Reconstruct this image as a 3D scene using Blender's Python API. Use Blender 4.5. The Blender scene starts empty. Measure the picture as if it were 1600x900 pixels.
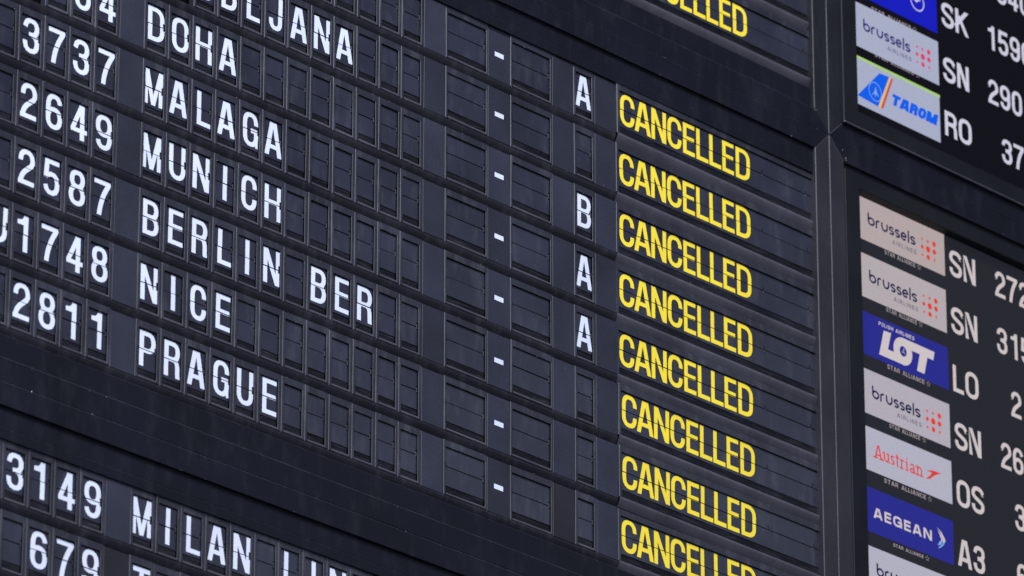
import bpy, math, random
from mathutils import Vector, Matrix
from mathutils.geometry import delaunay_2d_cdt
random.seed(7)
C = bpy.context.scene.collection
scn = bpy.context.scene
U = 0.1            # one board unit (the spacing of the rows) is 10 cm
Z0 = 5.5           # height of the board's datum above the hall floor, metres

# ------------------------------------------------------------------ camera
cam = bpy.data.cameras.new('camera'); camo = bpy.data.objects.new('camera', cam); C.objects.link(camo)
R = [[6.92134893e-01,-7.21767915e-01,6.05844517e-04],[2.90243775e-01,2.77558752e-01,-9.15816407e-01],[6.60838741e-01,6.34044333e-01,4.01596741e-01]]
m = Matrix(((R[0][0],-R[1][0],-R[2][0]),(R[0][1],-R[1][1],-R[2][1]),(R[0][2],-R[1][2],-R[2][2]))).to_4x4()
m.translation = Vector((-51.0819385*U,-55.8134210*U,-38.6969228*U+Z0))
camo.matrix_world = m
cam.sensor_width = 36; cam.lens = 9273.5/1600*36; cam.clip_end = 200; cam.clip_start = .1
cam.dof.use_dof = True; cam.dof.focus_distance = 8.74; cam.dof.aperture_fstop = 8.0
scn.camera = camo

# ------------------------------------------------------------------ light
w = bpy.data.worlds.new('World'); scn.world = w; w.use_nodes = True
bg = w.node_tree.nodes['Background']; bg.inputs[0].default_value = (.50,.62,1,1); bg.inputs[1].default_value = .11
def area(name, loc, target, size, power, col):
    l = bpy.data.lights.new(name,'AREA'); l.shape='RECTANGLE'; l.size=size[0]; l.size_y=size[1]; l.energy=power; l.color=col
    o = bpy.data.objects.new(name,l); C.objects.link(o); o.location = loc
    o.rotation_euler = (Vector(target)-Vector(loc)).to_track_quat('-Z','Y').to_euler(); return o
area('ceiling_light',(-3.5,-5.0,11.0),(.6,0,5.2),(4,2.5),1200,(.85,.89,1))
area('left_hall_light',(-8.5,-5.5,4.6),(.5,0,4.9),(3,3),540,(.78,.84,1))  # broad soft light from the left, its source unseen
area('right_sheen_light',(4.3,-3.5,6.35),(.8,0,4.8),(1.5,1.2),9,(.80,.84,1))  # added out of view to lay a sheen on the lower right
scn.view_settings.view_transform='Standard'; scn.view_settings.look='None'; scn.view_settings.exposure=0.0
scn.render.engine='CYCLES'

# ------------------------------------------------------------------ materials
def plastic(name, col, rough=.45, spec=.5, var=.10, grain=.12, bump=.06, scale=260, dust=0.0, glint_streak=False, lf=1.3):
    M = bpy.data.materials.new(name); M.use_nodes=True; n=M.node_tree.nodes; L=M.node_tree.links; b=n['Principled BSDF']
    b.inputs['Roughness'].default_value=rough; b.inputs['Specular IOR Level'].default_value=spec
    tc=n.new('ShaderNodeTexCoord'); oi=n.new('ShaderNodeObjectInfo')
    geo=n.new('ShaderNodeNewGeometry')
    n1=n.new('ShaderNodeTexNoise'); n1.inputs['Scale'].default_value=scale; n1.inputs['Detail'].default_value=3
    n2=n.new('ShaderNodeTexNoise'); n2.inputs['Scale'].default_value=9; n2.inputs['Detail'].default_value=5
    L.new(geo.outputs['Position'],n1.inputs['Vector']); L.new(geo.outputs['Position'],n2.inputs['Vector'])
    # value = 1 + var*(rand-.5)*2 + grain*(n1-.5)*2 + .25*(n2-.5)
    def mm(op,a,b_):
        x=n.new('ShaderNodeMath'); x.operation=op
        for i,v in enumerate((a,b_)):
            if isinstance(v,(int,float)): x.inputs[i].default_value=v
            else: L.new(v,x.inputs[i])
        return x.outputs[0]
    v=mm('MULTIPLY_ADD',oi.outputs['Random'],2*var); v.node.inputs[2].default_value=1-var
    g=mm('MULTIPLY_ADD',n1.outputs['Fac'],4*grain); g.node.inputs[2].default_value=1-2*grain
    h=mm('MULTIPLY_ADD',n2.outputs['Fac'],lf); h.node.inputs[2].default_value=1-lf/2  # broad mottling, strengthened to stand in for soft sheen
    t=mm('MULTIPLY',mm('MULTIPLY',v,g),h)
    mx=n.new('ShaderNodeMix'); mx.data_type='RGBA'; mx.blend_type='MULTIPLY'; mx.inputs['Factor'].default_value=1
    mx.inputs[6].default_value=(*col,1); cb=n.new('ShaderNodeCombineColor')
    for i in range(3): L.new(t,cb.inputs[i])
    L.new(cb.outputs[0],mx.inputs[7]); out=mx.outputs[2]
    if dust>0:
        mp=n.new('ShaderNodeMapping'); mp.inputs['Scale'].default_value=(16,16,420) if glint_streak else (40,40,14)  # the flat stretched variant paints thin horizontal glints
        n3=n.new('ShaderNodeTexNoise'); n3.inputs['Scale'].default_value=1; n3.inputs['Detail'].default_value=6; n3.inputs['Roughness'].default_value=.65
        L.new(geo.outputs['Position'],mp.inputs[0]); L.new(mp.outputs[0],n3.inputs['Vector'])
        cr=n.new('ShaderNodeMapRange'); cr.inputs[1].default_value=.50; cr.inputs[2].default_value=.78; cr.inputs[3].default_value=0; cr.inputs[4].default_value=dust
        L.new(n3.outputs['Fac'],cr.inputs[0])
        m2=n.new('ShaderNodeMix'); m2.data_type='RGBA'; L.new(cr.outputs[0],m2.inputs['Factor']); L.new(out,m2.inputs[6]); m2.inputs[7].default_value=(.30,.29,.31,1)
        out=m2.outputs[2]
    L.new(out,b.inputs['Base Color'])
    rr=n.new('ShaderNodeMapRange'); rr.inputs[3].default_value=rough-.07; rr.inputs[4].default_value=rough+.12; L.new(n2.outputs['Fac'],rr.inputs[0]); L.new(rr.outputs[0],b.inputs['Roughness'])
    if bump>0:
        bp=n.new('ShaderNodeBump'); bp.inputs['Strength'].default_value=bump; bp.inputs['Distance'].default_value=.001; L.new(n1.outputs['Fac'],bp.inputs['Height']); L.new(bp.outputs[0],b.inputs['Normal'])
    return M
def glow(name, col, strength=1.0):
    M=bpy.data.materials.new(name); M.use_nodes=True; n=M.node_tree.nodes; L=M.node_tree.links; b=n['Principled BSDF']
    b.inputs['Base Color'].default_value=(.004,.004,.005,1); b.inputs['Roughness'].default_value=.55; b.inputs['Specular IOR Level'].default_value=.08
    geo=n.new('ShaderNodeNewGeometry'); n1=n.new('ShaderNodeTexNoise'); n1.inputs['Scale'].default_value=420; n1.inputs['Detail'].default_value=2
    L.new(geo.outputs['Position'],n1.inputs['Vector'])
    mr=n.new('ShaderNodeMapRange'); mr.inputs[1].default_value=.25; mr.inputs[2].default_value=.75; mr.inputs[3].default_value=strength*.90; mr.inputs[4].default_value=strength*1.08
    L.new(n1.outputs['Fac'],mr.inputs[0]); L.new(mr.outputs[0],b.inputs['Emission Strength'])
    b.inputs['Emission Color'].default_value=(*col,1); return M
def s2l(r,g,b): return tuple(((c/255)/12.92 if c/255<=.04045 else ((c/255+.055)/1.055)**2.4) for c in (r,g,b))
M_frame = plastic('moulded_frame_plastic',(.0212,.0222,.0320),.42,.5,.12,.12,.10,300,dust=.17)
M_flap  = plastic('flap_plastic',(.0225,.0240,.0385),.36,.5,.12,.05,.03,200,dust=.10)
M_stack = plastic('flap_edges',(.0125,.0128,.019),.42,.5,.3,.05,.0,200,dust=.22,glint_streak=True)  # darker tone and pale streaks put shade and glints into the stack
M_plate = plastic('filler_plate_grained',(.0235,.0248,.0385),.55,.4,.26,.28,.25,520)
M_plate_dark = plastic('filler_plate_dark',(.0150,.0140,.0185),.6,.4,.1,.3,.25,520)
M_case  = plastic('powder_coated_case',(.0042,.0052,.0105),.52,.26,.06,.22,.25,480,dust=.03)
M_post_shaded  = plastic('powder_coated_shaded',(.0105,.0108,.0145),.46,.4,.04,.20,.22,480,dust=.03)  # darker copy for the upper posts, their shade put into the colour
M_mull_lit  = plastic('powder_coated_lit',(.019,.0185,.024),.44,.45,.04,.20,.22,480,dust=.03)  # same paint lightened for the lower posts, where more light falls
M_rail  = plastic('row_rail_plastic',(.0125,.0122,.017),.45,.4,.05,.10,.08,300,dust=.10)
M_lip   = plastic('lit_lip_plastic',(.072,.069,.083),.38,.5,.12,.12,.08,300,dust=.12)  # base colour raised to paint the bright light along the lips
M_edge  = plastic('highlit_worn_edge',(.040,.042,.056),.42,.5,.1,.25,.05,160,dust=.15)  # lighter chamfers: some wear, mostly edge highlights put into the colour
M_void  = plastic('shade_black',(.002,.002,.002),.9,.05,0,0,0)  # near-black that puts shade into gaps, undersides and interiors
M_white = plastic('white_print',(.74,.77,.89),.5,.3,.03,.015,0,300,lf=.12)
M_yel   = plastic('yellow_print',(1.0,.76,.045),.5,.3,.02,.015,0,300,lf=.12)
M_tab   = plastic('hinge_tab',(.034,.036,.044),.4,.5,.3,.1,0,200)
M_speck = plastic('dust_speck',(.42,.41,.44),.8,.2,.5,.1,0,200)
M_bez   = plastic('screen_bezel',(.0075,.0088,.0112),.58,.22,.03,.18,.2,480)

# ------------------------------------------------------------------ helpers
KX, KZ = 1.0423, .6334
def sh(x,z,y): return x+KX*y, z+KZ*y      # where a point seen over plane y=0 stands when it is y deep
def mesh(name, V, F, mat, smooth=False, matidx=None):
    me = bpy.data.meshes.new(name); me.from_pydata([(a*U,b*U,c*U) for a,b,c in V],[],F)
    for q in (mat if isinstance(mat,(list,tuple)) else [mat]): me.materials.append(q)
    if matidx:
        for p,i in zip(me.polygons,matidx): p.material_index=i
    if smooth:
        for p in me.polygons: p.use_smooth=True
    me.update(); return me
def link(name, me, parent=None, loc=(0,0,0), label=None, world=False):
    o = bpy.data.objects.new(name, me); C.objects.link(o)
    o.location = (loc[0]*U, loc[1]*U, loc[2]*U+(Z0 if parent is None else 0))
    if parent is not None: o.parent=parent
    if label: o['label']=label
    return o
def thing(name,label,cat,loc,group=None,me=None):
    o = link(name,me,None,loc); o['label']=label; o['category']=cat
    if group: o['group']=group
    return o
def prism(V,F,poly,y0,y1):
    """poly: list (x,z) counter-clockwise seen from the front (-y)."""
    b=len(V); n=len(poly)
    for x,z in poly: V.append((x,y0,z))
    for x,z in poly: V.append((x,y1,z))
    F.append(list(range(b,b+n))); F.append([b+n+i for i in range(n)][::-1])
    for i in range(n):
        j=(i+1)%n; F.append([b+i,b+n+i,b+n+j,b+j])
def rect(x0,x1,z0,z1): return [(x0,z0),(x1,z0),(x1,z1),(x0,z1)]
def slab(V,F,x0,x1,z0,z1,y0,y1,bv):
    """box whose front edges are chamfered by bv"""
    b=len(V)
    for (x,z) in rect(x0,x1,z0,z1): V.append((x,y1,z))
    for (x,z) in rect(x0,x1,z0,z1): V.append((x,y0+bv,z))
    for (x,z) in rect(x0+bv,x1-bv,z0+bv,z1-bv): V.append((x,y0,z))
    for k in (0,4):
        for i in range(4):
            j=(i+1)%4; F.append([b+k+i,b+k+j,b+k+4+j,b+k+4+i])
    F.append([b+8,b+9,b+10,b+11]); F.append([b+3,b+2,b+1,b])
def poly_slab(V,F,poly,y0,y1,bv):
    """chamfered prism over any convex polygon"""
    n=len(poly); cx=[]
    P=[Vector(p) for p in poly]
    def inset(d):
        out=[]
        for i in range(n):
            a,b_,c=P[i-1],P[i],P[(i+1)%n]; e1=(b_-a).normalized(); e2=(c-b_).normalized()
            n1=Vector((-e1.y,e1.x)); n2=Vector((-e2.y,e2.x)); k=1+n1.dot(n2)
            out.append(b_+(n1+n2)*(d/k))
        return out
    Q=inset(bv); b=len(V)
    for p in P: V.append((p.x,y1,p.y))
    for p in P: V.append((p.x,y0+bv,p.y))
    for p in Q: V.append((p.x,y0,p.y))
    for k in (0,n):
        for i in range(n):
            j=(i+1)%n; F.append([b+k+i,b+k+j,b+k+n+j,b+k+n+i])
    F.append([b+2*n+i for i in range(n)]); F.append([b+i for i in range(n)][::-1])
def ring(V,F,o,i,yf,yb,bo,bi,yi,shade_liner=False):
    """window frame: outer rect o, inner rect i (x0,x1,z0,z1); front yf, outer side back to yb, inner reveal back to yi"""
    L=[(o,0,yb),(o,0,yf+bo),(o,bo,yf),(i,-bi,yf),(i,0,yf+bi),(i,0,yi)]+([(i,-.014,yi),(i,-.014,yb)] if shade_liner else [])  # optional black inner walls paint the shade in the gap round the flaps
    b=len(V)
    for (r,d,y) in L:
        for x,z in rect(r[0]+d,r[1]-d,r[2]+d,r[3]-d): V.append((x,y,z))
    for k in range(len(L)-1):
        for a in range(4):
            c=(a+1)%4; F.append([b+4*k+a,b+4*k+c,b+4*k+4+c,b+4*k+4+a])

# ------------------------------------------------------------------ lettering (stroke-built, merged into clean outlines)
def arc(cx,cy,rx,ry,a0,a1,n=10,p=.86):
    out=[]
    for i in range(n+1):
        a=math.radians(a0+(a1-a0)*i/n); c,s=math.cos(a),math.sin(a)
        out.append((cx+rx*math.copysign(abs(c)**p,c),cy+ry*math.copysign(abs(s)**p,s)))
    return out
def bez(p0,p1,p2,p3,n=10):
    out=[]
    for i in range(n+1):
        t=i/n; u=1-t
        out.append(tuple(u**3*a+3*u*u*t*b+3*u*t*t*c+t**3*d for a,b,c,d in zip(p0,p1,p2,p3)))
    return out
def sweep(P,tx,ty,closed=False,ext=0):
    Q=[]
    for p in P:
        if not Q or (Vector(p)-Vector(Q[-1])).length>1e-6: Q.append(p)
    if closed and (Vector(Q[0])-Vector(Q[-1])).length<1e-6: Q.pop()
    P=[Vector(p) for p in Q]; n=len(P)
    if ext and not closed:
        P[0]=P[0]+(P[0]-P[1]).normalized()*ext; P[-1]=P[-1]+(P[-1]-P[-2]).normalized()*ext
    Lf,Rt=[],[]
    for i in range(n):
        if closed or 0<i<n-1:
            d1=(P[i]-P[i-1]).normalized(); d2=(P[(i+1)%n]-P[i]).normalized()
            n1=Vector((-d1.y,d1.x)); n2=Vector((-d2.y,d2.x)); k=max(.35,1+n1.dot(n2)); nn=(n1+n2)/k
        else:
            d=(P[1]-P[0] if i==0 else P[-1]-P[-2]).normalized(); nn=Vector((-d.y,d.x))
        o=Vector((nn.x*tx/2,nn.y*ty/2)); Lf.append(P[i]+o); Rt.append(P[i]-o)
    out=[]
    for i in range(n if closed else n-1):
        j=(i+1)%n; out.append([tuple(Rt[i]),tuple(Rt[j]),tuple(Lf[j]),tuple(Lf[i])])
    return out
def glyph(ch,w,H,tx,ty):
    hx,hy=tx/2,ty/2; l,r,b,t=hx,w-hx,hy,H-hy; cx=w/2; rx=cx-hx; ry=min(rx*1.25,H*.27); S=[]
    def s(P,closed=False,ext=0,a=tx,c=ty): S.extend(sweep(P,a,c,closed,ext))
    if ch=='A':
        ax=tx*.30; s([(hx*1.02,0),(cx-ax,H)],ext=tx,a=tx*1.04); s([(w-hx*1.02,0),(cx+ax,H)],ext=tx,a=tx*1.04); s([(w*.2,H*.275),(w*.8,H*.275)],c=ty*.95)
    elif ch=='B':
        mid=H*.52; k=(t-mid)/2; k2=(mid-b)/2; s([(l,0),(l,H)])
        s([(l,t),(w*.5,t)]+arc(w*.5,mid+k,r-w*.5-w*.03,k,90,-90)+[(l,mid)]); s([(l,mid),(w*.5,mid)]+arc(w*.5,mid-k2,r-w*.5,k2,90,-90)+[(l,b)])
    elif ch in 'CG':
        e=.655*H; P=[(r,e),(r,t-ry)]+arc(cx,t-ry,rx,ry,0,180)+arc(cx,b+ry,rx,ry,180,360)
        s(P+([(r,.35*H)] if ch=='C' else [(r,.44*H)]))
        if ch=='G': s([(w*.52,.475*H),(w,.475*H)]); s([(r+hx*.25,.48*H),(r+hx*.25,0)],a=tx*.6)
    elif ch=='D':
        s([(l,0),(l,H)]); s([(l,t),(w*.42,t)]+arc(w*.42,t-ry,r-w*.42,ry,90,0)+arc(w*.42,b+ry,r-w*.42,ry,0,-90)+[(l,b)])
    elif ch in 'EF':
        s([(l,0),(l,H)]); s([(l,t),(w*.985,t)]); s([(l,H*.52),(w*.94,H*.52)]); 
        if ch=='E': s([(l,b),(w,b)])
    elif ch=='H': s([(l,0),(l,H)]); s([(r,0),(r,H)]); s([(l,H*.52),(r,H*.52)])
    elif ch=='I': s([(cx,0),(cx,H)])
    elif ch=='J': s([(r,H),(r,b+ry)]+arc(cx,b+ry,rx,ry,0,-180)+[(l,.34*H)])
    elif ch=='K': s([(l,0),(l,H)]); s([(r,H),(l,H*.36)],ext=tx); s([(w*.38,H*.58),(r,0)],ext=tx)
    elif ch=='L': s([(l,0),(l,H)]); s([(l,b),(w,b)])
    elif ch=='M':
        s([(l,0),(l,H)]); s([(r,0),(r,H)]); s([(l+tx*.12,H),(cx,0)],ext=tx); s([(r-tx*.12,H),(cx,0)],ext=tx)
    elif ch=='N': s([(l,0),(l,H)]); s([(r,0),(r,H)]); s([(l+tx*.08,H),(r-tx*.08,0)],ext=tx)
    elif ch in 'O0': s(arc(cx,t-ry,rx,ry,0,180)+arc(cx,b+ry,rx,ry,180,360),closed=True)
    elif ch in 'PR':
        mid=H*(.46 if ch=='P' else .50); k=(t-mid)/2; s([(l,0),(l,H)]); s([(l,t),(w*.52,t)]+arc(w*.52,mid+k,r-w*.52-(w*.02 if ch=='R' else 0),k,90,-90)+[(l,mid)])
        if ch=='R': s([(w*.45,mid)]+bez((w*.55,mid),(r-w*.02,mid),(r-w*.03,H*.36),(r-w*.02,H*.24),6)+bez((r-w*.02,H*.24),(r-w*.02,H*.1),(r-w*.02,H*.06),(r+w*.01,0),4),ext=tx*.2)
    elif ch=='S':
        q=H*.26; s([(r,H*.69),(r,t-q*.8)]+arc(cx,t-q*.82,rx,q*.82,0,180)+bez((l,t-q*.82),(l,H*.52),(r,H*.50),(r,b+q*.9),12)+arc(cx,b+q*.86,rx,q*.86,0,-180)+[(l,H*.32)])
    elif ch=='T': s([(cx,0),(cx,H)]); s([(0,t),(w,t)])
    elif ch=='U': s([(l,H),(l,b+ry)]+arc(cx,b+ry,rx,ry,180,360)+[(r,H)])
    elif ch=='1':
        sx=w-tx; s([(w-hx,0),(w-hx,H)]); S.append([(0,.735*H),(sx+.001,.735*H),(sx+.001,.99*H),(sx*.9,.93*H),(sx*.62,.875*H),(0,.855*H)])
        S.append([(sx*.8,.8*H),(w,.8*H),(w,H),(sx+tx*.22,H),(sx*.98,.95*H)])
    elif ch=='2':
        s([(l,.665*H),(l,t-ry)]+arc(cx,t-ry,rx,ry,180,0)+bez((r,t-ry),(r,H*.50),(l+w*.03,H*.42),(l+w*.02,b*.6),12)); s([(0,b),(w*.98,b)])
    elif ch=='3':
        mid=H*.53; k=(t-mid)/2; k2=(mid-b)/2
        s([(l,mid+k*.95)]+arc(cx,mid+k,rx*.96,k,170,-90)+[(w*.36,mid)]); s([(w*.36,mid)]+arc(cx,mid-k2,rx,k2,90,-172)+[(l,mid-k2*.85)])
    elif ch=='4': s([(w*.70,0),(w*.70,H)]); s([(0,H*.265),(w,H*.265)],c=ty*.95); s([(w*.70-tx*.12,H*1.0),(hx*.72,H*.265)],ext=0,a=tx*.92); S.append([(w*.5,H*.93),(w*.7,H*.9),(w*.7,H),(w*.5+.0,H)])
    elif ch=='5':
        c5=H*.33; k=c5-b; s([(l+w*.06,t),(w*.93,t)]); s([(l+w*.07,H),(l+w*.01,H*.46)]); s([(l+w*.02,H*.49)]+arc(cx,c5,rx,k,128,-168))
    elif ch in '69':
        c6=H*.315; k=c6-b; P=arc(cx,c6,rx,k,0,360,20); Q=[(l,c6),(l,t-ry)]+arc(cx,t-ry,rx*.97,ry,180,12)
        if ch=='9': P=[(w-x,H-z) for x,z in P]; Q=[(w-x,H-z) for x,z in Q]
        s(P,closed=True); s(Q)
    elif ch=='7': s([(0,t),(w,t)]); s([(r+hx*.3,t)]+bez((r-hx*.1,t-hy),(w*.58,H*.62),(w*.40,H*.36),(w*.34,0),10),ext=tx*.3)
    elif ch=='8':
        mid=H*.535; k=(t-mid)/2; k2=(mid-b)/2; s(arc(cx,mid+k,rx*.90,k,0,360,20),closed=True); s(arc(cx,mid-k2,rx,k2,0,360,20),closed=True)
    # small letters: H is the cap height, x-height .72 H
    elif ch=='b': x=H*.70; s([(l,H),(l,x/2)]); s(arc(cx,x/2,rx,x/2-hy,0,360,18,1),closed=True)
    elif ch=='r': x=H*.70; s([(l,0),(l,x-H*.22)]+arc(l+w*.55,x-H*.22,w*.55,H*.22-hy,180,70,8,1))
    elif ch=='u': x=H*.70; s([(l,x),(l,b+rx)]+arc(cx,b+rx,rx,rx,180,360,10,1)+[(r,x)])
    elif ch=='s':
        x=H*.70; q=(x-ty)/4; s([(r,x-q*.9)]+arc(cx,x-hy-q,rx,q,40,180,8,1)[0:]+bez((l,x-hy-q),(l,x*.46),(r,x*.54),(r,b+q),10)+arc(cx,b+q,rx,q,0,-150,8,1))
    elif ch=='e': x=H*.70; s([(l,x*.5),(r,x*.5)]); s(arc(cx,x/2,rx,x/2-hy,0,318,18,1))
    elif ch=='l': s([(cx,0),(cx,H)])
    elif ch=='i': s([(cx,0),(cx,H*.70)]); s([(cx,H*.82),(cx,H*.93)])
    elif ch=='t': s([(cx,H*.92),(cx,b+w*.22)]+arc(cx+w*.28,b+w*.22,w*.28,w*.22,180,290,6,1)); s([(0,H*.68),(w,H*.68)])
    elif ch=='a': x=H*.70; s([(l+.0,x*.82)]+arc(cx,x-hy-x*.2,rx,x*.2,160,0,6,1)+[(r,0)]); s(arc(cx,x*.27,rx,x*.27-hy,0,360,14,1),closed=True)
    elif ch=='n': x=H*.70; s([(l,0),(l,x)]); s([(l,x*.55)]+arc(cx,x-hy-x*.28,rx,x*.28,180,0,8,1)+[(r,0)])
    return S
def serifs(ch,w,H,tx,ty):
    S=[]
    def bar(x,z,q=1.7): S.append([(x-q*tx,z),(x+q*tx,z),(x+q*tx,z+ty),(x-q*tx,z+ty)])
    h=tx/2; x=H*.70
    if ch=='A': bar(h,0); bar(w-h,0)
    if ch in 'rn': bar(h,0,1.4); S.append([(h-tx*1.6,x-ty),(h,x-ty),(h,x),(h-tx*1.6,x)])
    if ch=='n': bar(w-h,0,1.4)
    if ch=='i': bar(w/2,0,1.6); S.append([(w/2-tx*1.8,x-ty),(w/2,x-ty),(w/2,x),(w/2-tx*1.8,x)])
    if ch=='u': S.append([(h-tx*1.4,x-ty),(h,x-ty),(h,x),(h-tx*1.4,x)]); S.append([(w-h-tx*1.4,x-ty),(w-h,x-ty),(w-h,x),(w-h-tx*1.4,x)]); S.append([(w-h,0),(w+tx*.8,0),(w+tx*.8,ty),(w-h,ty)])
    if ch=='a': S.append([(w-h,0),(w+tx*.8,0),(w+tx*.8,ty),(w-h,ty)])
    return S
def union(polys):
    V,F=[],[]
    for p in polys:
        a=sum(p[i][0]*p[(i+1)%len(p)][1]-p[(i+1)%len(p)][0]*p[i][1] for i in range(len(p)))
        if abs(a)<1e-9: continue
        if a<0: p=p[::-1]
        b=len(V); V+= [Vector((x*10,z*10)) for x,z in p]; F.append(list(range(b,b+len(p))))
    if not F: return []
    E=[(f[k],f[(k+1)%len(f)]) for f in F for k in range(len(f))]
    v,e,f,ov,oe,of=delaunay_2d_cdt(V,E,[],0,1e-5,False)
    Q=[[V[k] for k in q] for q in F]; B=[(min(p.x for p in q),max(p.x for p in q),min(p.y for p in q),max(p.y for p in q)) for q in Q]
    out=[]
    for t in f:
        c=(v[t[0]]+v[t[1]]+v[t[2]])/3
        for q,bb in zip(Q,B):
            if bb[0]<=c.x<=bb[1] and bb[2]<=c.y<=bb[3]:
                wn=False
                for k in range(len(q)):
                    a,b_=q[k-1],q[k]
                    if (a.y>c.y)!=(b_.y>c.y) and c.x<(b_.x-a.x)*(c.y-a.y)/(b_.y-a.y)+a.x: wn=not wn
                if wn: out.append([(v[k].x/10,v[k].y/10) for k in t]); break
    return out
def clip(tris,x0,x1,z0,z1):
    out=[]
    for t in tris:
        P=t
        for ax,lim,sg in ((0,x0,1),(0,x1,-1),(1,z0,1),(1,z1,-1)):
            Q=[]
            for i in range(len(P)):
                a,b_=P[i-1],P[i]; da=(a[ax]-lim)*sg; db=(b_[ax]-lim)*sg
                if (da>=0)!=(db>=0):
                    k=da/(da-db); Q.append((a[0]+(b_[0]-a[0])*k,a[1]+(b_[1]-a[1])*k))
                if db>=0: Q.append(b_)
            P=Q
            if len(P)<3: break
        if len(P)>=3: out.append(P)
    return out
_g={}
def letter(ch,w,H,tx,ty,ser=False):
    k=(ch,w,H,tx,ty,ser)
    if k not in _g: _g[k]=clip(union(glyph(ch,w,H,tx,ty)+(serifs(ch,w,H,tx,ty) if ser else [])),-w,2*w,0,H)
    return _g[k]
def off(T,dx,dz,slant=0,sx=1,sz=1): return [[(x*sx+dx+slant*z,z*sz+dz) for x,z in p] for p in T]
def sheet(name,T,y,mat):
    V,F=[],[]; idx={}
    for p in T:
        f=[]
        for x,z in p:
            k=(round(x,5),round(z,5))
            if k not in idx: idx[k]=len(V); V.append((x,y,z))
            if not f or f[-1]!=idx[k]: f.append(idx[k])
        if len(set(f))>=3 and len(set(f))==len(f): F.append(f)
    return mesh(name,V,F,mat)
def line_of(text,widths,gap,H,tx,ty,ser=False,space=None):
    out=[]; x=0
    for ch in text:
        if ch==' ': x+=space if space else H*.4; continue
        wd=widths(ch); out+=off(letter(ch,wd,H,tx,ty,ser),x,0); x+=wd+gap
    return out,x-gap
def fit(T,x0,x1,z0,slant=0):
    a=min(p[0] for q in T for p in q); b=max(p[0] for q in T for p in q); k=(x1-x0)/(b-a)
    return off(T,x0-a*k,z0,slant,k,1)

# ------------------------------------------------------------------ split-flap modules (local x: 0 = window's right edge, z: 0 = window's foot)
FY=.026            # the flaps stand this deep behind the frame
WT,SP=.715,.420    # window top, split line
def flap_rects(W,notch,upper):
    """list of clip rects of a flap"""
    if upper:
        z0,z1,zn=SP+.0065,WT-.002,SP+.068
    else:
        z0,z1,zn=SP-.298,SP-.0065,SP-.046
    return z0,z1,zn
def flap_outline(W,notches,upper):
    z0,z1,zn=flap_rects(W,notches,upper); P=[]
    # notches: list of (xa,xb), open towards the split line
    if upper:
        P=[(-W,z0)] if not (notches and notches[0][0]<=-W) else []
        for a,b_ in notches:
            if a<=-W: P+=[(-W,zn),(b_,zn),(b_,z0)]
            elif b_>=0: P+=[(a,z0),(a,zn),(0,zn)]
            else: P+=[(a,z0),(a,zn),(b_,zn),(b_,z0)]
        if not(notches and notches[-1][1]>=0): P+=[(0,z0)]
        P+=[(0,z1),(-W,z1)]
    else:
        P=[(-W,z0),(0,z0)]
        if not(notches and notches[-1][1]>=0): P+=[(0,z1)]
        for a,b_ in notches[::-1]:
            if b_>=0: P+=[(0,zn),(a,zn),(a,z1)]
            elif a<=-W: P+=[(b_,z1),(b_,zn),(-W,zn)]
            else: P+=[(b_,z1),(b_,zn),(a,zn),(a,z1)]
        if not(notches and notches[0][0]<=-W): P+=[(-W,z1)]
    return P
def print_parts(T,W,notches,upper):
    z0,z1,zn=flap_rects(W,notches,upper); out=[]
    za,zb,zc=(z0,zn,z1) if upper else (zn,z1,z0)
    out+=clip(T,-W,0,zn,z1) if upper else clip(T,-W,0,z0,zn)
    lo,hi=(z0,zn) if upper else (zn,z1)
    xs=-W
    for a,b_ in notches:
        if a>xs: out+=clip(T,xs,a,lo,hi)
        xs=max(xs,b_)
    if xs<0: out+=clip(T,xs,0,lo,hi)
    return out
def make_kit(W,ol,orr,notches,tabs):
    K={}
    V,F=[],[]; ring(V,F,(-W-ol,orr,-.036 if W<1 else -.012,.822),(-W,0,0,WT),0,.10,.007,.004,.006,True); K['frame']=mesh('window_frame',V,F,[M_frame,M_void],matidx=[0]*20+[1]*8)
    V,F=[],[]; prism(V,F,flap_outline(W,notches,True),FY,FY+.006); K['up']=mesh('upper_flap',V,F,M_flap)
    # lower flap: slightly bowed sheet
    V,F=[],[]; prism(V,F,flap_outline(W,notches,False),FY,FY+.006); K['lo']=mesh('lower_flap',V,F,M_flap)
    V,F=[],[]; z=SP-.298
    for i in range(7):
        y=FY+.0075+.0014*i; zt=z+.004; zb=z-.0140
        b=len(V)
        V+=[(-W-.01,y-.001,zb),(.0,y-.001,zb),(.0,y+.005,zt),(-W-.01,y+.005,zt)]
        F+= [[b,b+1,b+2,b+3]]
        z-=.0185
    zz=[(-.0005,.006),(-.001,-.0055),(-.006,-.0085),(-.018,-.0095),(-.030,-.006),(-.0365,.004)]; SV,SF=[],[]
    for q_,y_ in zz: SV+=[(-W-.004,y_,q_),(.004,y_,q_)]
    for i in range(len(zz)-1): SF.append([2*i+2,2*i+3,2*i+1,2*i])
    K['sill']=mesh('sill',SV,SF,M_lip,smooth=True) if W<1 else None  # sill strip added in pale plastic to paint the bright line below the window
    K['stack']=mesh('flap_stack',V,F,M_stack)
    K['stack'].materials.append(M_void); V,F=[],[]; prism(V,F,rect(-W-.012,.012,-.012,SP+.30),FY+.045,FY+.05); K['dark']=mesh('drum_shadow',V,F,M_void)  # black sheet painting the shade behind the flaps
    K['tabs']=[]
    for (a,b_,lo_) in tabs:
        V,F=[],[]; slab(V,F,a,b_,SP+(-.036 if lo_ else -.030),SP+(.0 if lo_ else .050),FY+.001,FY+.012,.002); K['tabs'].append(mesh('hinge_tab',V,F,M_tab))
    K['W']=W; K['notches']=notches; return K
nt=.030
KIT_C=make_kit(.352,.050,.057,[(-.352,-.330),(-.026,0)],[(-.351,-.341,0),(-.014,-.001,0)])
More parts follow.
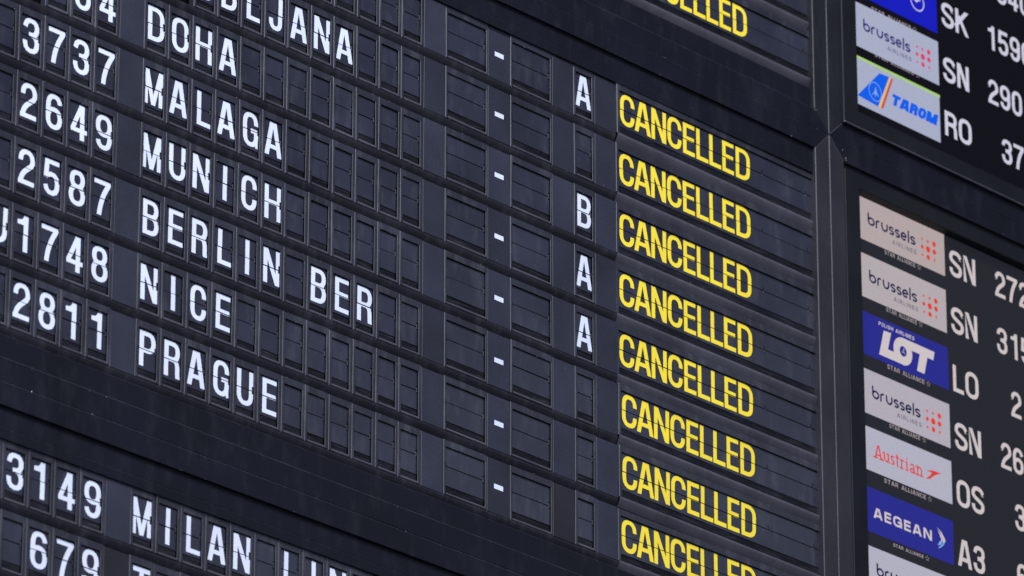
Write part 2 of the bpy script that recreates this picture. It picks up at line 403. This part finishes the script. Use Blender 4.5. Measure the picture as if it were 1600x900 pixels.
KIT_W=make_kit(.825,.040,.040,[(-.825,-.795),(-.030,0)],[(-.824,-.804,0),(-.021,-.001,0)])
KIT_S=make_kit(4.535,.055,.042,[(-1.209,-1.190),(-.149,-.130)],[(-1.206,-1.194,1),(-.146,-.134,1)])
V,F=[],[]; _p=[(-.0115,.012),(-.012,-.003),(-.018,-.009),(-.030,-.011),(-.050,-.006),(-.075,.004),(-.105,.018),(-.135,.034),(-.168,.055)]
for z,y in _p: V+=[(-4.590,y,z),(.042,y,z)]
for i in range(len(_p)-1): F.append([2*i+2,2*i+3,2*i+1,2*i])
KIT_S['lip']=mesh('lower_lip',V,F,M_lip,smooth=True)
LW={'I':.085,'1':.195,'E':.276,'M':.352,'N':.326,'A':.338,'J':.262,'L':.262,'T':.315,'U':.316,'O':.322,'H':.322,'D':.312}
def cell_tris(ch):
    wd=LW.get(ch,.300); H=.530; tx=.080; ty=.068
    if ch=='M': tx=.072
    xc={'1':-.213,'I':-.190,'E':-.177,'L':-.168,'J':-.188,'A':-.190}.get(ch,-.183)
    x0,z0=sh(xc-wd/2,SP-.266,FY)
    if ch=='M': x0=-.350
    return off(letter(ch,wd,H,tx,ty),x0,z0-.004)
_pc={}
def prints(ch,kit):
    k=(ch,kit['W'])
    if k not in _pc:
        T=cell_tris(ch)
        mat=M_yel if ch=='CANCELLED' else M_white
        nm='yellow_lettering' if ch=='CANCELLED' else ('numeral' if ch.isdigit() else 'letter')
        up=print_parts(T,kit['W'],kit['notches'],True); lo=print_parts(T,kit['W'],kit['notches'],False)
        _pc[k]=(nm,sheet(nm,up,FY-.0015,mat) if up else None,sheet(nm,lo,FY-.0015,mat) if lo else None)
    return _pc[k]
def status_letters():
    out=[]; XR=13.980
    for ch,a,b_ in (('C',9.458,9.785),('A',9.790,10.158),('N',10.172,10.510),('C',10.540,10.866),('E',10.902,11.172),('L',11.210,11.488),('L',11.512,11.788),('E',11.818,12.088),('D',12.134,12.468)):
        x0,z0=sh(a-XR,SP-.262,FY); out.append(off(letter(ch,round(b_-a,3),.528,.080,.070),x0,z0-.004))
    return out
def status_prints():
    if 'st' not in _pc:
        out=[]; XR=13.980
        for T in status_letters():
            out.append([sheet('yellow_letter',q,FY-.0015,M_yel) for q in (print_parts(T,4.535,KIT_S['notches'],True),print_parts(T,4.535,KIT_S['notches'],False))])
        _pc['st']=out
    return _pc['st']
def module(kit,ch,x,row_z,label,cat,group,name):
    jx,jz=random.uniform(-.003,.003),random.uniform(-.003,.003)
    t=thing(name,label,cat,(x+jx,random.uniform(-.004,.002),row_z+jz),group)
    t.rotation_euler=(math.radians(random.uniform(-.35,.35)),math.radians(random.uniform(-.25,.25)),math.radians(random.uniform(-.3,.3)))
    link('window_frame',kit['frame'],t)
    a=link('upper_flap',kit['up'],t); b_=link('lower_flap',kit['lo'],t)
    if kit['W']<1:
        a.location=(random.uniform(-.002,.001)*U,0,random.uniform(-.002,.002)*U)
        b_.location=(random.uniform(-.002,.001)*U,0,random.uniform(-.002,.001)*U)
    # a flap never hangs perfectly flat
    a.rotation_euler.x=math.radians(random.uniform(-.25,.35)); b_.rotation_euler.x=math.radians(random.uniform(-.6,.5))
    link('flap_stack',kit['stack'],t,(random.uniform(-.003,.0),0,random.uniform(-.006,.005)))
    link('inner_shadow_plate',kit['dark'],t)  # black sheet standing for the shade inside the module
    if kit['sill']: link('sill',kit['sill'],t)
    if 'lip' in kit: link('lower_lip',kit['lip'],t)
    for tm in kit['tabs']: link('hinge_tab',tm,t)
    if ch=='CANCELLED':
        for u,l in status_prints(): link('yellow_letter',u,a); link('yellow_letter',l,b_)
    elif ch:
        nm,u,l=prints(ch,kit)
        if u: link(nm,u,a)
        if l: link(nm,l,b_)
    return t

# ------------------------------------------------------------------ the rows
ORD=['first','second','third','fourth','fifth','sixth','seventh','eighth','ninth','tenth','eleventh','twelfth']
PX=.46693; GB=-2.32995
S0=-9.4875; T0=2.5056
# (z, name of the row, digits from column -1, destination, first destination column to build, first digit column, gate, has right part)
rows=[
 (0.,'top row of the middle block','', '',6,None,'A'),
 (-1.,'LJUBLJANA row','', 'LJUBLJANA',2,None,''),
 (-2.,'DOHA row','   04','DOHA',0,1,'B'),
 (-3.,'MALAGA row',' 3737','MALAGA',0,-1,'A'),
 (-4.,'MUNICH row',' 2649','MUNICH',0,-1,'A'),
 (-5.,'BERLIN row',' 2587','BERLIN BER',0,-1,''),
 (-6.,'NICE row','U1748','NICE',0,-1,''),
 (-7.,'PRAGUE row',' 2811','PRAGUE',0,-1,''),
 (S0,'MILAN row',' 3149','MILAN LIN',0,-1,None),
 (S0-1,'bottom row under MILAN',' ' ' 679','T',0,0,None),
]
def panel_mesh(x0,x1,dark=False,dash=False):
    V,F=[],[]; slab(V,F,x0,x1,-.040,.812,0,.09,.006); return mesh('filler_plate',V,F,M_plate_dark if dark else M_plate)
dash_me=sheet('dash_mark',[rect(6.713-6.57,6.905-6.57,.352,.427)],-.0015,M_white)
PANEL={'A':(-.868,-.408),'B':(5.204,5.652),'C':(6.572,7.048),'D':(7.972,8.438),'E':(8.913,9.383)}
PM={k:panel_mesh(0,b_-a) for k,(a,b_) in PANEL.items()}; PMD={k:panel_mesh(0,b_-a,True) for k,(a,b_) in PANEL.items()}
PWH={'A':'between the flight number cells and the first letter cell','B':'between the last letter cell and first wide window','C':'carrying the white dash between the two wide windows','D':'left of the gate letter cell','E':'between the gate cell and yellow status word'}
PSH={'A':'Narrow blank plate left of the first letter','B':'Blank plate left of the first wide window','C':'Plate with a white dash between the wide windows','D':'Blank plate left of the gate letter cell','E':'Blank plate between gate cell and status flap'}
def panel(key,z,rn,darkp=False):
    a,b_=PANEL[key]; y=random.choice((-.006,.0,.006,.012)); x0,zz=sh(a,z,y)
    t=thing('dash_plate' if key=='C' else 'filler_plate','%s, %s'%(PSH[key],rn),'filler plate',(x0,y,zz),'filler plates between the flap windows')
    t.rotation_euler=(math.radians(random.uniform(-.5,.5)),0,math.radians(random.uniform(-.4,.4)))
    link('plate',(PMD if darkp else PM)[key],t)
    if key=='C': link('dash',dash_me,t)
for z,rn,dig,dst,dc0,gc0,gate in rows:
    if gc0 is not None:
        for c in range(gc0,4):
            ch=dig[c+1] if c+1<len(dig) else ' '
            ds=dig.strip()
            if ch!=' ':
                k=len(dig[:c+2].strip())
                lab='White %s, %s character of flight number %s, %s'%(('numeral ' if ch.isdigit() else 'letter ')+ch,ORD[k-1],ds,rn) if len(ds)>1 else 'White '+ch
            else: lab='Blank flap cell left of number %s, %s from it, %s'%(ds,ORD[len(dig)-len(dig.lstrip())-(c+2)],rn)
            module(KIT_C,ch.strip(),GB+c*PX,z,lab,'split-flap cell','split-flap character cells','character_cell')
    for c in range(dc0,12):
        if rn.startswith('MILAN') and c>9: break
        if rn.startswith('bottom') and c>3: break
        ch=dst[c] if c<len(dst) else ' '
        if ch!=' ':
            words=dst.split(' '); 
            if len(dst)==1: lab='White letter T starting the cut-off row under MILAN'
            else: lab='White letter %s, %s cell of the word row %s'%(ch,ORD[c],dst)
        elif c<len(dst): lab='Blank cell separating the words %s and %s'%tuple(dst.split(' '))
        elif dst and len(dst)>1: lab='Blank flap cell, %s to the right of %s'%(ORD[c-len(dst)],dst)
        elif dst: lab='Blank flap cell, %s right of the letter T under MILAN'%ORD[c-1]
        else: lab='Blank flap cell above LJUBLJANA row, %s from the right end'%ORD[11-c]
        module(KIT_C,ch.strip(),c*PX,z,lab,'split-flap cell','split-flap character cells','character_cell')
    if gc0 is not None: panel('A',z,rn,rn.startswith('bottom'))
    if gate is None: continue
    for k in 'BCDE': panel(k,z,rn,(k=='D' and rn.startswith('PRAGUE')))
    module(KIT_W,'',6.530,z,'Wide blank flap window left of the dash, %s'%rn,'split-flap window','wide blank flap windows','wide_flap_window')
    module(KIT_W,'',7.925,z,'Wide blank flap window right of the dash, %s'%rn,'split-flap window','wide blank flap windows','wide_flap_window')
    module(KIT_C,gate,8.850,z,('White gate letter %s beside the yellow word, %s'%(gate,rn)) if gate else 'Blank gate cell beside the yellow word, %s'%rn,'split-flap cell','split-flap gate cells','gate_cell')
    module(KIT_S,'CANCELLED',13.980,z,'Long black flap reading CANCELLED in yellow, %s'%rn,'status flap','status flaps reading CANCELLED','status_flap')
module(KIT_S,'CANCELLED',13.980,T0,'Cut-off CANCELLED flap alone at the top edge, above the thick bars','status flap','status flaps reading CANCELLED','status_flap')
module(KIT_S,'',13.980,T0+1,'Blank end of the topmost status flap, in the upper corner by the mullion','status flap',None,'status_flap')

# ------------------------------------------------------------------ cases: frame bars with mitred corners, rails, strips, back
XL,XR=-9.0,14.39            # left end (outside the picture) and right seam
BY=-.09                     # the bars stand proud of the windows
BW=.335
def edged(name,poly,mat,y0,y1,bv,em=None):
    V,F=[],[]; poly_slab(V,F,poly,y0,y1,bv); n=len(poly); return mesh(name,V,F,[mat,em or M_edge],matidx=[0]*n+[1]*n+[0,0])
def member(poly,mat=M_case,y0=BY,y1=.25,bv=.011,name='frame_bar'):
    return edged(name,poly,mat,y0,y1,bv,None if mat is M_case else mat)
def shp(P,y): return [sh(x,z,y) for x,z in P]
def case(zt,zb,label,rowsz,top_in,bot_in,name='flap_board_case'):
    """zt/zb: apparent heights of the seams above and below"""
    t=thing(name,label,'display case',(0,0,zb),'flap board cases')
    def part(nm,me,**k):
        o=link(nm,me,t,(0,0,-zb),**k); return o
    g=.005; L=XL; Rr=XR-g; a,b_=zt-g,zb+g
    part('frame_bar',member(shp([(L,a-BW),(Rr-BW,a-BW),(Rr,a),(L,a)],BY)))
    part('frame_bar',member(shp([(L,b_),(Rr,b_),(Rr-BW,b_+BW),(L,b_+BW)],BY)))
    part('frame_bar',member(shp([(Rr,b_+.004),(Rr,a-.004),(Rr-BW+.002,a-BW-.004),(Rr-BW+.002,b_+BW+.004)],BY),M_post_shaded if zt>10 else M_mull_lit,bv=.010))
    V,F=[],[]; prism(V,F,rect(L,Rr-.02,b_+.02,a-.02),.20,.24); part('back_plate',mesh('back_plate',V,F,M_void))
    xe=Rr-BW+.05
    if top_in is not None:      # strip and cover above the first row
        y=-.035; p=shp([(L,top_in),(xe-.04,top_in),(xe-.04,top_in+.152),(L,top_in+.152)],y); part('top_strip',edged('top_strip',p,M_case,y,.15,.006))
        y=-.030; p=shp([(L,top_in+.158),(xe,top_in+.158),(xe,a-BW+.06),(L,a-BW+.06)],y); part('top_cover',edged('top_cover',p,M_case,y,.15,.006))
    if bot_in is not None:
        y=-.012; p=shp([(L,b_+BW-.05),(xe,b_+BW-.05),(xe,bot_in),(L,bot_in)],y); part('bottom_cover',edged('bottom_cover',p,M_case,y,.15,.006))
    # rounded rail below each row
    prof=[(-.040,.02),(-.042,.004),(-.050,.002),(-.070,.006),(-.100,.016),(-.130,.030),(-.160,.048),(-.176,.060)]
    V,F=[],[]
    for z,y in prof: V+=[(L,y,z),(9.386,y,z)]
    for i in range(len(prof)-1): F.append([2*i+2,2*i+3,2*i+1,2*i])
    rail=mesh('row_rail',V,F,M_rail,smooth=True)
    for z in rowsz:
        o=part('row_rail',rail); o.location.z+=z*U
    return t
case(12.5,1.650,'Upper flap board case, its bottom bar running above the top row',[T0,T0+1],None,2.325,)
case(1.650,-7.820,'Large middle black case holding eight rows of flaps',[0,-1,-2,-3,-4,-5,-6,-7],.843,-7.160)
case(-7.820,-16,'Lower black case starting above the MILAN row',[S0,S0-1],-8.650,None)

# ------------------------------------------------------------------ screens
WHITE_LO=s2l(198,192,206); WHITE_UP=s2l(168,173,198)
G_bg_lo=glow('lower_screen_black',s2l(34,35,42)); G_bg_up=glow('upper_screen_black',s2l(4,2,8))
G_bg_lo.node_tree.nodes['Principled BSDF'].inputs['Roughness'].default_value=.6
G_w1=glow('warm_tile_white',s2l(178,164,164)); G_w2=glow('tile_white_pinkish',s2l(178,169,173)); G_w4=glow('tile_white_neutral',s2l(176,170,181)); G_w5=glow('tile_white_cool',s2l(176,175,192)); G_w_up=glow('upper_screen_white',WHITE_UP); G_txt_lo=glow('lower_screen_text',s2l(204,194,196)); G_txt_up=glow('upper_screen_text',s2l(206,204,222))
G_blue_lo=glow('lower_screen_blue',s2l(38,40,138)); G_blue_up=glow('upper_screen_blue',s2l(14,22,186)); G_navy=glow('navy_lettering',s2l(24,24,66)); G_navy_up=glow('navy_lettering_upper',s2l(30,40,110))
G_red=glow('red_dots',s2l(222,60,50)); G_red_up=glow('red_dots_upper',s2l(222,60,100)); G_grey=glow('grey_lettering',s2l(78,78,96)); G_orange=glow('orange_red_lettering',s2l(216,62,55))
G_az=glow('azure',s2l(8,92,232)); G_green=glow('light_green_strip',s2l(168,206,120)); G_y=glow('stripe_yellow',s2l(226,190,110)); G_r=glow('stripe_red',s2l(196,76,84)); G_pale=glow('pale_blue',s2l(130,170,225)); G_star=glow('alliance_grey',s2l(160,150,155))
def disc(x,z,rx,rz=None,n=14):
    rz=rz or rx; return [(x+rx*math.cos(2*math.pi*i/n),z+rz*math.sin(2*math.pi*i/n)) for i in range(n)]
SY=.150     # the glass lies this deep behind the bezel
def screen(label,zt,zb,glass_t,glass_b,bgm,bez_y,name='flight_screen'):
    t=thing(name,label,'screen',(14.39,0,zb),'flight information screens')
    def part(nm,me,par=None,lab=None): return link(nm,me,par or t,(-14.39,0,-zb) if par is None else (0,0,0),lab)
    g=.005; L=XR+g; a,b_=zt-g,zb+g; XE=24.0; w_=.355
    part('frame_bar',member(shp([(L+w_,a-w_),(XE,a-w_),(XE,a),(L,a)],BY)))
    part('frame_bar',member(shp([(L,b_),(XE,b_),(XE,b_+w_-.02),(L+w_,b_+w_-.02)],BY)))
    part('frame_bar',member(shp([(L,b_+.004),(L+w_-.002,b_+w_-.016),(L+w_-.002,a-w_-.004),(L,a-.004)],BY),M_post_shaded if zt>10 else M_mull_lit,bv=.010))
    V,F=[],[]; prism(V,F,rect(L,XE,b_+.02,a-.02),.30,.34); part('back_plate',mesh('back_plate',V,F,M_void))
    # bezel: ring between frame bars and glass
    y=bez_y; o=[*sh(L+w_+.022,b_+w_-.0,y),*sh(XE,a-w_-.018,y)]; i=[*sh(15.128,glass_b,y),*sh(XE-.4,glass_t,y)]
    V,F=[],[]; ring(V,F,(o[0],o[2],o[1],o[3]),(i[0],i[2],i[1],i[3]),y,.25,.014,.006,SY+.02); part('bezel',mesh('bezel',V,F,[M_bez,M_edge,M_void],matidx=[2,2,2,0]+[0]*(len(F)-4)))  # outer sides blackened to paint the shade around the bezel
    if bez_y<-.1:
        V,F=[],[]; slab(V,F,o[0],o[2],o[1]-.012,o[1]+.014,bez_y-.012,bez_y+.03,.006); part('bezel_lip',mesh('bezel_lip',V,F,M_lip))  # strip added in pale plastic to paint the bright lower edge
    V,F=[],[]; prism(V,F,rect(i[0]-.05,i[2]+.05,i[1]-.05,i[3]+.05),SY,SY+.03); glass=part('glass_panel',mesh('glass_panel',V,F,bgm))
    return t,part
def tile(part,x0,z0,h,bgm,label,pieces,wd=2.108):
    """x0,z0 apparent top-left corner; pieces = (name, tris, material) in tile coordinates (x right, z down negative)"""
    X,Z=sh(x0,z0,SY)
    o=part('airline_tile',sheet('airline_tile',[rect(X,X+wd,Z-h,Z)],SY-.003,bgm),None,label)
    for k,(nm,T,mat) in enumerate(pieces):
        link(nm,sheet(nm,off(T,X,Z),SY-.005-.002*k,mat),o)
def W1(ch): return {'l':.03,'i':.03,'r':.11,'b':.2,'e':.175,'u':.165,'s':.15}.get(ch,.17)
def brussels(up=False):
    nav,red,gry=(G_navy_up,G_red_up,G_grey) if up else (G_navy,G_red,G_grey)
    if 'b' not in _g:
        T=[]
        for ch,a,b_ in (('b',.190,.365),('r',.387,.490),('u',.525,.690),('s',.715,.845),('s',.862,.992),('e',1.005,1.160),('l',1.186,1.214),('s',1.240,1.378)):
            T+=off(letter(ch,round(b_-a,3),.215,.036,.034),a,-.462)
        A,_=line_of('AIRLINES',lambda c:{'I':.012,'A':.07,'L':.045}.get(c,.055),.030,.075,.011,.011); A=fit(A,.79,1.39,-.612)
        D=[]
        for i,x in enumerate((1.539,1.685,1.841)):
            for j,z in enumerate((-.283,-.422,-.564)):
                r=((.022,.036,.022),(.026,.055,.045),(.046,.046,.024))[i][j]; D.append(disc(x,z,r))
        _g['b']=(T,A,D)
    T,A,D=_g['b']; return [('airline_lettering',T,nav),('small_lettering',A,gry),('dot_pattern',D,red)]
def tw(k): return (G_w1,G_w2,G_w2,G_w4,G_w5,G_w5,G_w5)[k]  # whites tinted warm to cool downwards, painting in a reflection on the screen
def alliance(part,x0,z0,xa,xb,za,hh,mat,cut=None):
    A,_=line_of('STAR ALLIANCE',lambda c:{'I':.012,'L':.04,'A':.062,'T':.055}.get(c,.052),.015,hh,.0125,.0125,space=.05)
    A=fit(A,xa,xb,za)
    if cut is not None: A=clip(A,-9,9,-9,cut)
    for i in range(5):
        q=math.radians(90+72*i); c_,s_=math.cos(q),math.sin(q); xc,zc=xb+.095,za+hh*.5
        P=[(xc+c_*.052,zc+s_*.052),(xc+.022*math.cos(q+.45),zc+.026*math.sin(q+.45)),(xc+.022*math.cos(q-.45),zc+.026*math.sin(q-.45))]
        A+=clip([P[::-1]],-9,9,-9,cut if cut is not None else 9)
    X,Z=sh(x0,z0,SY); part('small_caption',sheet('small_caption',off(A,X,Z),SY-.002,mat))
def ltext(part,nm,txt,x0,z0,H,ws,gap,tx,mat,pitch=None):
    x=0; X,Z=sh(x0,z0,SY)
    for ch in txt:
        wd=ws(ch); T=off(letter(ch,wd,H,tx,tx*.92),X+x+((pitch-.03-wd)/2 if pitch else 0),Z); x+=(pitch if pitch else wd+gap)
        part(nm,sheet(nm,T,SY-.004,mat))
wl=lambda c:{'I':.07,'L':.265,'N':.30,'A':.345,'K':.33,'S':.315,'O':.33,'R':.31,'3':.285}.get(c,.29)
wn=lambda c:{'1':.165}.get(c,.265)

lo,plo=screen('Large lower right screen with airline logos on dark grey glass',1.650,-12.0,.935,-11.0,G_bg_lo,-.030)
TX=15.136; rz=[.842,-.165,-1.182,-2.173,-3.160,-4.190,-5.186]; th=.762
nums=[('SN','272',0),('SN','315',0),('LO','2',1),('SN','26',0),('OS','3',1),('A3','6',1)]
for k,z in enumerate(rz):
    if k in (0,1,3,6):
        tile(plo,TX,z,th,tw(k),'white tile with thin navy lettering and red dots, %s from the top'%ORD[k],brussels())
        if k<6: alliance(plo,TX,z,.60,1.355,-.848,.070,G_star,cut=-th-.004)
    elif k==2:
        T=[]
        T.append([(.386,-.636),(.512,-.193),(.693,-.181),(.605,-.49),(.56,-.642)]); T.append([(.386,-.642),(.452,-.490),(.80,-.490),(.88,-.642)])
        T+=sweep(arc(.975,-.412,.155,.160,0,360,24,1),.155,.150,True)       # ring of the O
        T.append([(.97,-.175),(1.768,-.181),(1.731,-.335),(1.04,-.330)]); T.append([(.84,-.642),(.97,-.642),(.97,-.52),(.84,-.50)])
        T.append([(1.395,-.33),(1.585,-.33),(1.500,-.642),(1.315,-.642)])
        Uo=union(T)
        Pl,_=line_of('POLISH AIRLINES',lambda c:{'I':.016,'L':.04}.get(c,.055),.018,.066,.013,.012,space=.05); Pl=fit(Pl,.385,1.262,-.134,.12)
        em=[disc(.978,-.412,.086,.090,18)]
        em2=[[(.970,-.40),(.992,-.40),(1.004,-.335)],[(.93,-.43),(.985,-.415),(.985,-.435)],[(.98,-.42),(1.0,-.42),(1.03,-.47)]]
        tile(plo,TX+.006,z,.742,G_blue_lo,'blue tile with heavy white slanted letters',[('airline_lettering',Uo,G_txt_lo),('small_lettering',Pl,G_txt_lo),('round_emblem',em,G_blue_lo),('crane_mark',em2,G_txt_lo)])
        alliance(plo,TX+.006,z,.583,1.500,-.825,.076,G_star)
    elif k==4:
        T=[]
        for ch,a,b_ in (('A',.215,.390),('u',.432,.560),('s',.600,.695),('t',.722,.800),('r',.852,.935),('i',.985,1.010),('a',1.065,1.185),('n',1.245,1.370)):
            T+=off(letter(ch,round(b_-a,3),.232,.031,.026,True),a,-.488)
        ar=[(1.474,-.335),(1.640,-.295),(1.847,-.285),(1.690,-.360),(1.560,-.460),(1.455,-.488),(1.555,-.405),(1.615,-.345)]
        tile(plo,TX+.004,z,.740,tw(k),'white tile with thin red slab-serif word and arrow',[('airline_lettering',T,G_orange),('arrow_mark',union([ar]),G_orange)])
        alliance(plo,TX+.004,z,.432,1.454,-.845,.074,G_star)
    elif k==5:
        A,_=line_of('AEGEAN',lambda c:{'E':.15,'A':.20,'G':.20}.get(c,.19),.045,.178,.042,.038); A=fit(A,.150,1.572,-.490)
        sw=[[(1.694,-.215),(1.80,-.27),(1.915,-.385),(1.85,-.335),(1.755,-.265)],[(1.765,-.265),(1.850,-.330),(1.905,-.395),(1.835,-.455),(1.842,-.40)]]
        s3=[[(1.715,-.255),(1.80,-.335),(1.835,-.41),(1.80,-.47),(1.79,-.38)]]
        s2=[[(1.905,-.395),(1.86,-.47),(1.78,-.545),(1.698,-.575),(1.77,-.52),(1.835,-.455)],[(1.835,-.41),(1.78,-.50),(1.703,-.52),(1.76,-.44)]]
        tile(plo,TX,z,.752,G_blue_lo,'blue tile with wide white capitals and chevron',[('airline_lettering',A,G_txt_lo),('chevron_mark',union(sw+s3),G_txt_lo),('chevron_tail',union(s2),G_pale)])
        alliance(plo,TX,z,.616,1.348,-.846,.056,G_star)
    if k<6:
        cd,nm,c0=nums[k]; zb=z-th+.070+(-.02 if k>=2 else 0)
        ltext(plo,'code_character',cd,17.362 if cd!='A3' else 17.345,zb-.004,.465,wl,.045,.077,G_txt_lo)
        ltext(plo,'number_digit',nm,18.515+.31*c0,zb,.455,wn,0,.071,G_txt_lo,.31)

up,pup=screen('Smaller upper right screen with logos on black glass, cut by the frame',13.0,1.650,11.8,2.300,G_bg_up,-.150)
# blue tile at the very top edge
ringp=sweep(arc(.0,.0,.165,.165,150,395,26,1),.022,.022)
ringp=off(ringp,1.600,-.445)
mark=[[(1.47,-.44),(1.53,-.43),(1.64,-.40),(1.69,-.415),(1.62,-.435),(1.58,-.475),(1.545,-.455)]]
tile(pup,15.14,5.320,.860,G_blue_up,'plain royal blue tile with a thin white ring',[('ring_mark',ringp,G_txt_up),('crane_mark',mark,G_txt_up)],2.100)
alliance(pup,15.14,5.320,.42,1.42,-1.020,.062,G_star)
tile(pup,15.150,4.312,.800,G_w_up,'white tile with navy lettering and pinkish red dots',brussels(True),2.095)
fin=[(.016,-.712),(.522,-.744),(.817,-.113),(.576,-.125)]
ty_=[(.530,-.745),(.585,-.748),(.868,-.113),(.826,-.113)]; tr_=[(.585,-.748),(.645,-.740),(.915,-.118),(.868,-.113)]
rg=sweep([(x,z) for x,z in disc(.452,-.505,.155,.165,24)],.014,.014,True); sq=[[(.35,-.60),(.44,-.50),(.46,-.40),(.49,-.50),(.55,-.58),(.47,-.54),(.45,-.60),(.43,-.54)]]
TR,_=line_of('TAROM',lambda c:{'M':.36,'A':.31}.get(c,.26),.012,.205,.108,.062); TR=fit(TR,.835,1.985,-.592,.30)
thin=[rect(.93,1.93,-.640,-.628)]
tile(pup,15.142,3.330,.862,G_w_up,'white tile with azure tail fin and heavy azure word, green top edge',[('tail_fin',union([fin]),G_az),('yellow_stripe',[ty_],G_y),('red_stripe',[tr_],G_r),('fin_emblem',rg+sq,G_pale),('airline_lettering',TR,G_az),('green_edge',[rect(0,2.095,-.050,0)],G_green)],2.095)
alliance(pup,15.15,4.312,.47,1.45,-.835,.060,G_star,cut=-.804)
for cd,nm,c0,zb in (('', '640',1,5.62),('SK','1590',0,4.665),('SN','290',0,3.655),('RO','37',1,2.66)):
    if cd: ltext(pup,'code_character',cd,17.362,zb,.450,wl,.045,.077,G_txt_up)
    ltext(pup,'number_digit',nm,18.515+.31*c0,zb,.445,wn,0,.071,G_txt_up,.31)
# scrap of a letter showing at the lower bezel, as in the picture
T=[[(0,0),(.13,-.012),(.13,.012),(.03,.022)]]

# ------------------------------------------------------------------ dust specks caught on edges
V,F=[],[]
def speck(x,z,y,r):
    b=len(V); a=random.uniform(0,3)
    for k in range(4):
        q=a+k*math.pi/2; s_=r*random.uniform(.5,1.3); V.append((x+s_*math.cos(q),y,z+s_*math.sin(q)))
    V.append((x,y-r*.5,z)); 
    for k in range(4): F.append([b+k,b+(k+1)%4,b+4])
for i in range(260):
    r=-random.randint(0,7); z=r+random.choice((-.036,.822,.715,0)); speck(random.uniform(-3,14),z,-.002,random.uniform(.002,.0055))
for i in range(70): x,z=sh(random.uniform(-3,19),random.choice((1.645,1.31,-7.825,-7.5,-8.16,1.98)),BY); speck(x,z,BY-.001,random.uniform(.002,.006))
for (x,z,r) in ((14.79,1.36,.012),(14.72,1.48,.008),(14.80,1.33,.010),(-2.25,-7.83,.012),(14.06,1.97,.010)):
    x,z=sh(x,z,BY); speck(x,z,BY-.002,r)
o=thing('dust_specks','Pale dust specks caught along the black edges','dust',(0,0,0),me=mesh('dust_specks',V,F,M_speck)); o['kind']='stuff'
print('objects',len(bpy.data.objects))
